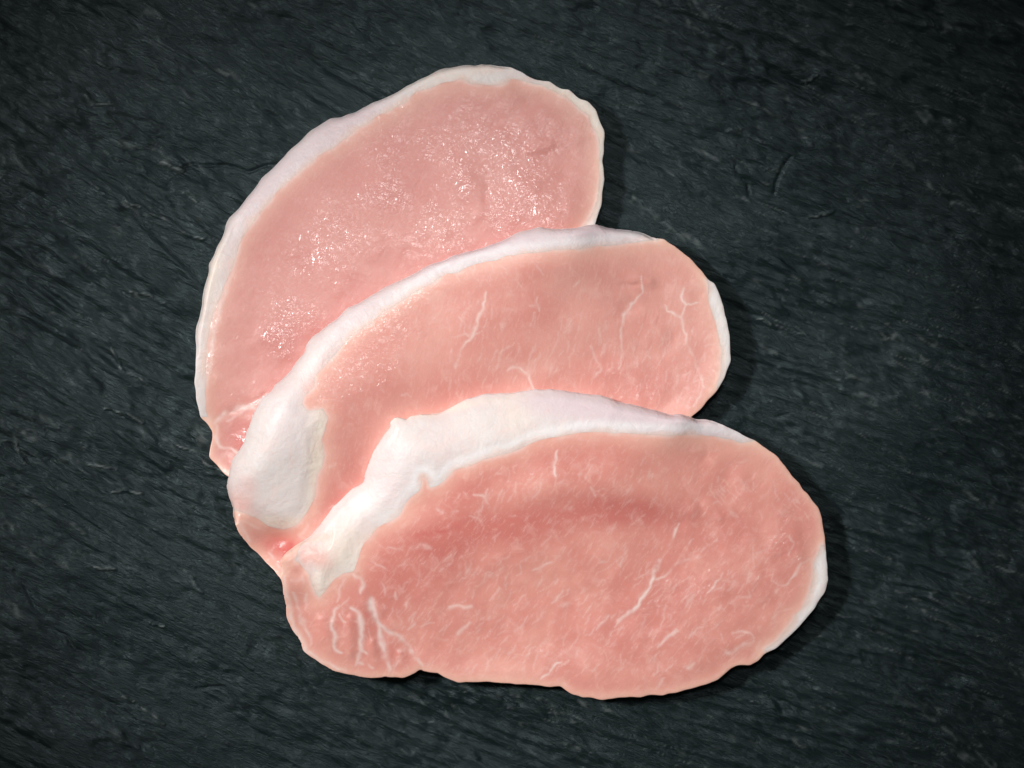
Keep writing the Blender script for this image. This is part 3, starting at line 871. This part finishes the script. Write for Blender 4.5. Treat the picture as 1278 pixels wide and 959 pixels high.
build_slice(
    'pork_slice', 'finely marbled raw pork slice on top of the fan with thick white fat band',
    O3, [(400, 655, 34), (441, 610, 44), (467, 565, 50), (495, 521, 48), (548, 516, 48), (602, 492, 48), (681, 485, 48), (762, 498, 30), (830, 517, 20), (887, 525, 11),
         (930, 545, 8), (967, 568, 8), (1005, 617, 7), (1027, 664, 6), (1033, 720, 8), (987, 791, 7), (920, 829, 7), (780, 870, 7), (600, 850, 7), (526, 834, 7), (463, 845, 8),
         (380, 812, 9), (358, 740, 10), (354, 697, 10), (375, 677, 16)],
    40, 0.008,
    [('fat_cap', FAT3, FAT), ('fat_edge', EDGE3, FAT), ('side_muscle', SIDE3, LEAN3)], LEAN3,
    dict(fatlabel='thick white fat band along the top edge ending in a torn tip',
         thick=[(375, 740, 28, 60, 0, -.22), (425, 640, 50, 60, 0, -.28)],
         pads=[(412, 700, 24, 28, 40, 3)],
         folds=[([(640, 615), (720, 600), (800, 610), (870, 640)], 20, 2.6), ([(600, 700), (700, 690), (800, 690), (880, 700)], 30, 2.0), ([(920, 600), (980, 650), (1000, 700)], 22, 1.8),
                ([(400, 770), (410, 815)], 12, 2.0), ([(437, 770), (436, 820)], 9, 1.8), ([(464, 800), (468, 835)], 7, 1.6), ([(498, 815), (505, 835)], 7, 1.6), ([(860, 600), (900, 650)], 12, 1.2)],
         grooves=[([(500, 668), (530, 662), (548, 663), (570, 655)], 3.5, 1.5), ([(570, 650), (640, 640), (720, 630), (800, 640), (850, 655)], 13, 2.6),
                  ([(520, 640), (600, 600), (700, 572), (800, 566), (880, 575)], 14, 2.0), ([(461, 746), (466, 772), (480, 786), (499, 798), (511, 812), (526, 834)], 8, 2.0),
                  ([(640, 522), (652, 534)], 2.5, 1.0)],
         bumps=[(560, 760, 60, 40, 0, 1.5), (900, 760, 60, 50, 0, 1.6), (740, 790, 60, 30, 0, 1.2)],
         veins=[(c7([(960, 475), (940, 550), (955, 615)]), 2.2, .7), (c7([(745, 645), (745, 680), (733, 725)]), 2.4, .65), (c7([(745, 660), (780, 650)]), 1.5, .5), (c7([(515, 700), (570, 715), (585, 765)]), 2.3, .7),
                (c7([(588, 675), (580, 720)]), 1.8, .55), (c7([(1140, 670), (1168, 725)]), 2.4, .6), (c7([(1165, 700), (1210, 685)]), 1.4, .4), (c7([(325, 778), (370, 802)]), 2.2, .6), (c7([(400, 798), (435, 812)]), 2.8, .6),
                (c7([(420, 740), (430, 760)]), 2, .45), (c7([(495, 830), (550, 852)]), 2.4, .6), (c7([(640, 602), (690, 600)]), 1.8, .45), (c7([(455, 690), (480, 705)]), 2, .45), (c7([(1090, 590), (1080, 620)]), 1.8, .4),
                (c7([(690, 825), (740, 820)]), 1.8, .4), (c7([(800, 640), (840, 620)]), 1.4, .3), (c7([(540, 610), (560, 605)]), 2, .5),
                (r2([(1222, 15), (1180, 120), (1130, 220), (1085, 290), (1098, 315), (1040, 410), (1010, 450), (930, 520), (880, 575)]), 2.6, .85),
                (r2([(1025, 440), (980, 485), (900, 540)]), 3.2, .8), (r2([(1000, 294), (1085, 296)]), 1.6, .5), (r2([(855, 505), (835, 545), (780, 592)]), 2.2, .65), (r2([(910, 480), (905, 520)]), 1.6, .5),
                (r3([(210, 315), (260, 305), (320, 235), (440, 190), (490, 125), (545, 103)]), 2.3, .75), (r3([(320, 235), (375, 145), (410, 90)]), 1.8, .6),
                (r2([(590, 188), (545, 225), (450, 262)]), 1.9, .6), (r2([(612, 365), (585, 415), (548, 447)]), 2.1, .65), (r2([(262, 355), (220, 432)]), 1.8, .6), (r2([(402, 395), (350, 465)]), 1.7, .5),
                (r2([(425, 515), (365, 595)]), 1.9, .55), (r2([(305, 585), (258, 622)]), 1.7, .5), (r2([(655, 440), (605, 460)]), 4.0, .5), (r2([(605, 755), (545, 800), (488, 852)]), 2.4, .8),
                (r2([(690, 680), (668, 735)]), 1.8, .5), (r2([(475, 705), (450, 805)]), 1.6, .4), (r2([(168, 630), (100, 725)]), 1.8, .5), (r2([(75, 685), (30, 735)]), 1.7, .45), (r2([(122, 230), (80, 285)]), 2.0, .5),
                (r2([(125, 455), (60, 462), (0, 466)]), 3.4, .7), (r2([(118, 545), (40, 612)]), 2.8, .65), (r2([(735, 358), (700, 388)]), 1.9, .5), (r2([(920, 690), (915, 785)]), 1.5, .45), (r2([(380, 230), (380, 285)]), 1.5, .45),
                (r2([(660, 200), (620, 240)]), 1.5, .4), (r2([(230, 270), (190, 300)]), 1.5, .4), (r2([(460, 100), (390, 120)]), 1.9, .4), (r2([(930, 200), (918, 250)]), 2.1, .5), (r2([(860, 210), (800, 235)]), 1.5, .4),
                (r2([(1160, 460), (1130, 580)]), 1.5, .4), (r2([(1220, 580), (1110, 690)]), 1.8, .5), (r2([(1050, 520), (1010, 620)]), 3.0, .4), (r2([(1140, 850), (1100, 900)]), 2.0, .5), (r2([(700, 430), (690, 480)]), 1.5, .4),
                (r2([(135, 790), (125, 825)]), 1.8, .5), (r2([(520, 490), (440, 560)]), 1.5, .4), (r2([(870, 405), (820, 440)]), 1.5, .4),
                (r3([(572, 285), (520, 350), (488, 395)]), 1.9, .6), (r3([(1090, 170), (1040, 212), (990, 230), (960, 290), (935, 335), (870, 350)]), 1.7, .55), (r3([(870, 350), (830, 318)]), 2.0, .5), (r3([(860, 350), (852, 395)]), 2.2, .5),
                (r3([(935, 85), (947, 130), (922, 195)]), 1.7, .5), (r3([(620, 600), (680, 588), (740, 615), (735, 640)]), 2.0, .5), (r3([(740, 640), (690, 670), (620, 720), (585, 715)]), 3.2, .55), (r3([(770, 645), (750, 700), (715, 745)]), 3, .4),
                (r3([(420, 770), (378, 795)]), 4.2, .75), (r3([(475, 565), (385, 632)]), 2.0, .5), (r3([(325, 590), (215, 685)]), 1.9, .5), (r3([(705, 380), (715, 415), (665, 412)]), 2.2, .5), (r3([(735, 130), (735, 240)]), 1.6, .4),
                (r3([(250, 850), (210, 910)]), 1.8, .45), (r3([(580, 220), (570, 240)]), 2, .5), (r3([(560, 600), (570, 680)]), 1.5, .4), (r3([(480, 745), (500, 765)]), 2, .4), (r3([(870, 490), (940, 480)]), 1.5, .4),
                (r3([(420, 400), (380, 450)]), 2.4, .4), (r3([(640, 320), (560, 330)]), 1.4, .35),
                (r1([(562, 405), (575, 470), (585, 530)]), 5.0, .85), (r1([(580, 520), (640, 580), (720, 630), (770, 690), (835, 782)]), 3.4, .8), (r1([(600, 550), (625, 640), (635, 720), (668, 805)]), 4.2, .75),
                (r1([(450, 462), (495, 490), (520, 590), (512, 690), (545, 718)]), 4.0, .75), (r1([(512, 690), (475, 780)]), 2.8, .6), (r1([(385, 450), (360, 540), (378, 620), (372, 680), (408, 708)]), 2.8, .65),
                (r1([(440, 300), (372, 430)]), 1.7, .5), (r1([(450, 410), (390, 460)]), 1.5, .45), (r1([(475, 275), (530, 335), (508, 395)]), 3.6, .65), (r1([(190, 270), (212, 330)]), 4.5, .6), (r1([(150, 310), (200, 315)]), 3, .5), (r1([(160, 380), (190, 520), (235, 620), (245, 670)]), 3.4, .5),
                (r1([(230, 380), (215, 470)]), 2.5, .4), (r1([(185, 520), (225, 545)]), 3.5, .5), (r1([(545, 765), (582, 795)]), 2.6, .5), (r1([(700, 700), (745, 690)]), 2.5, .5), (r1([(480, 765), (520, 770)]), 2.2, .5),
                (r1([(110, 290), (125, 420), (150, 560), (220, 690), (320, 760), (420, 800)]), 3.0, .6), (r1([(560, 222), (640, 240), (650, 265)]), 1.6, .5), (r1([(700, 240), (760, 228)]), 2.2, .5),
                (r1([(770, 150), (830, 130), (890, 140)]), 4.5, .45), (r1([(660, 140), (740, 150)]), 2.2, .4), (r1([(700, 370), (700, 420)]), 2.2, .45), (r1([(830, 240), (820, 310)]), 1.8, .45), (r1([(630, 330), (640, 400)]), 1.6, .35),
                (r1([(760, 420), (755, 470)]), 1.6, .4), (r1([(800, 540), (755, 585)]), 1.8, .5), (r1([(900, 545), (830, 570)]), 1.6, .5), (r1([(400, 500), (432, 550)]), 1.2, .4), (r1([(105, 195), (165, 150), (190, 130)]), 5, .6)],
         flecks=[(480, 690, 970, 848, 420, 52), (540, 580, 930, 690, 170, 62), (880, 590, 1010, 640, 30, -58), (420, 740, 520, 835, 14, -75)],
         red=[(560, 690, 80, 45, -15, .5), (660, 655, 125, 17, -8, .8), (500, 740, 30, 30, 0, .35), (790, 642, 75, 14, 8, .65), (700, 575, 70, 10, -5, .25), (600, 600, 40, 10, -30, .5), (455, 790, 12, 22, 0, .4),
              (490, 815, 8, 14, 0, .5), (510, 818, 8, 8, 0, .4), (900, 640, 30, 16, 40, .2), (960, 750, 30, 30, 0, .25), (850, 815, 40, 14, 0, .2), (475, 805, 6, 16, 0, .5)],
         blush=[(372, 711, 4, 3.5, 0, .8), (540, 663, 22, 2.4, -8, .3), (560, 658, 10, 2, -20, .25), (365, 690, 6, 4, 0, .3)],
         wet=[(805, 762, 14, 6, -20, .9), (670, 808, 40, 10, 0, .7), (980, 660, 6, 18, 0, .8), (1000, 695, 10, 10, 0, .6), (830, 690, 90, 16, -5, .25), (880, 720, 40, 40, 0, .3), (720, 600, 90, 14, -4, .25), (787, 598, 8, 8, 0, .5), (960, 740, 25, 25, 0, .3)],
         lilac=[(760, 515, 90, 14, 8, .6), (860, 532, 60, 9, 8, .8), (500, 600, 40, 30, -45, .2), (700, 500, 50, 12, 0, .3)],
         cream=[(640, 515, 14, 22, -20, .3), (430, 690, 20, 26, 30, .45), (545, 512, 50, 4, -10, .45), (400, 730, 10, 16, 20, .3), (1020, 730, 8, 30, 20, .15)],
         fatred=[(400, 697, 12, 9, 30, .55), (385, 690, 8, 8, 0, .35), (380, 700, 5, 10, 0, .35), (530, 600, 3, 5, 0, .5)], crest_shine=.6, damp=.16, last=True), 3)
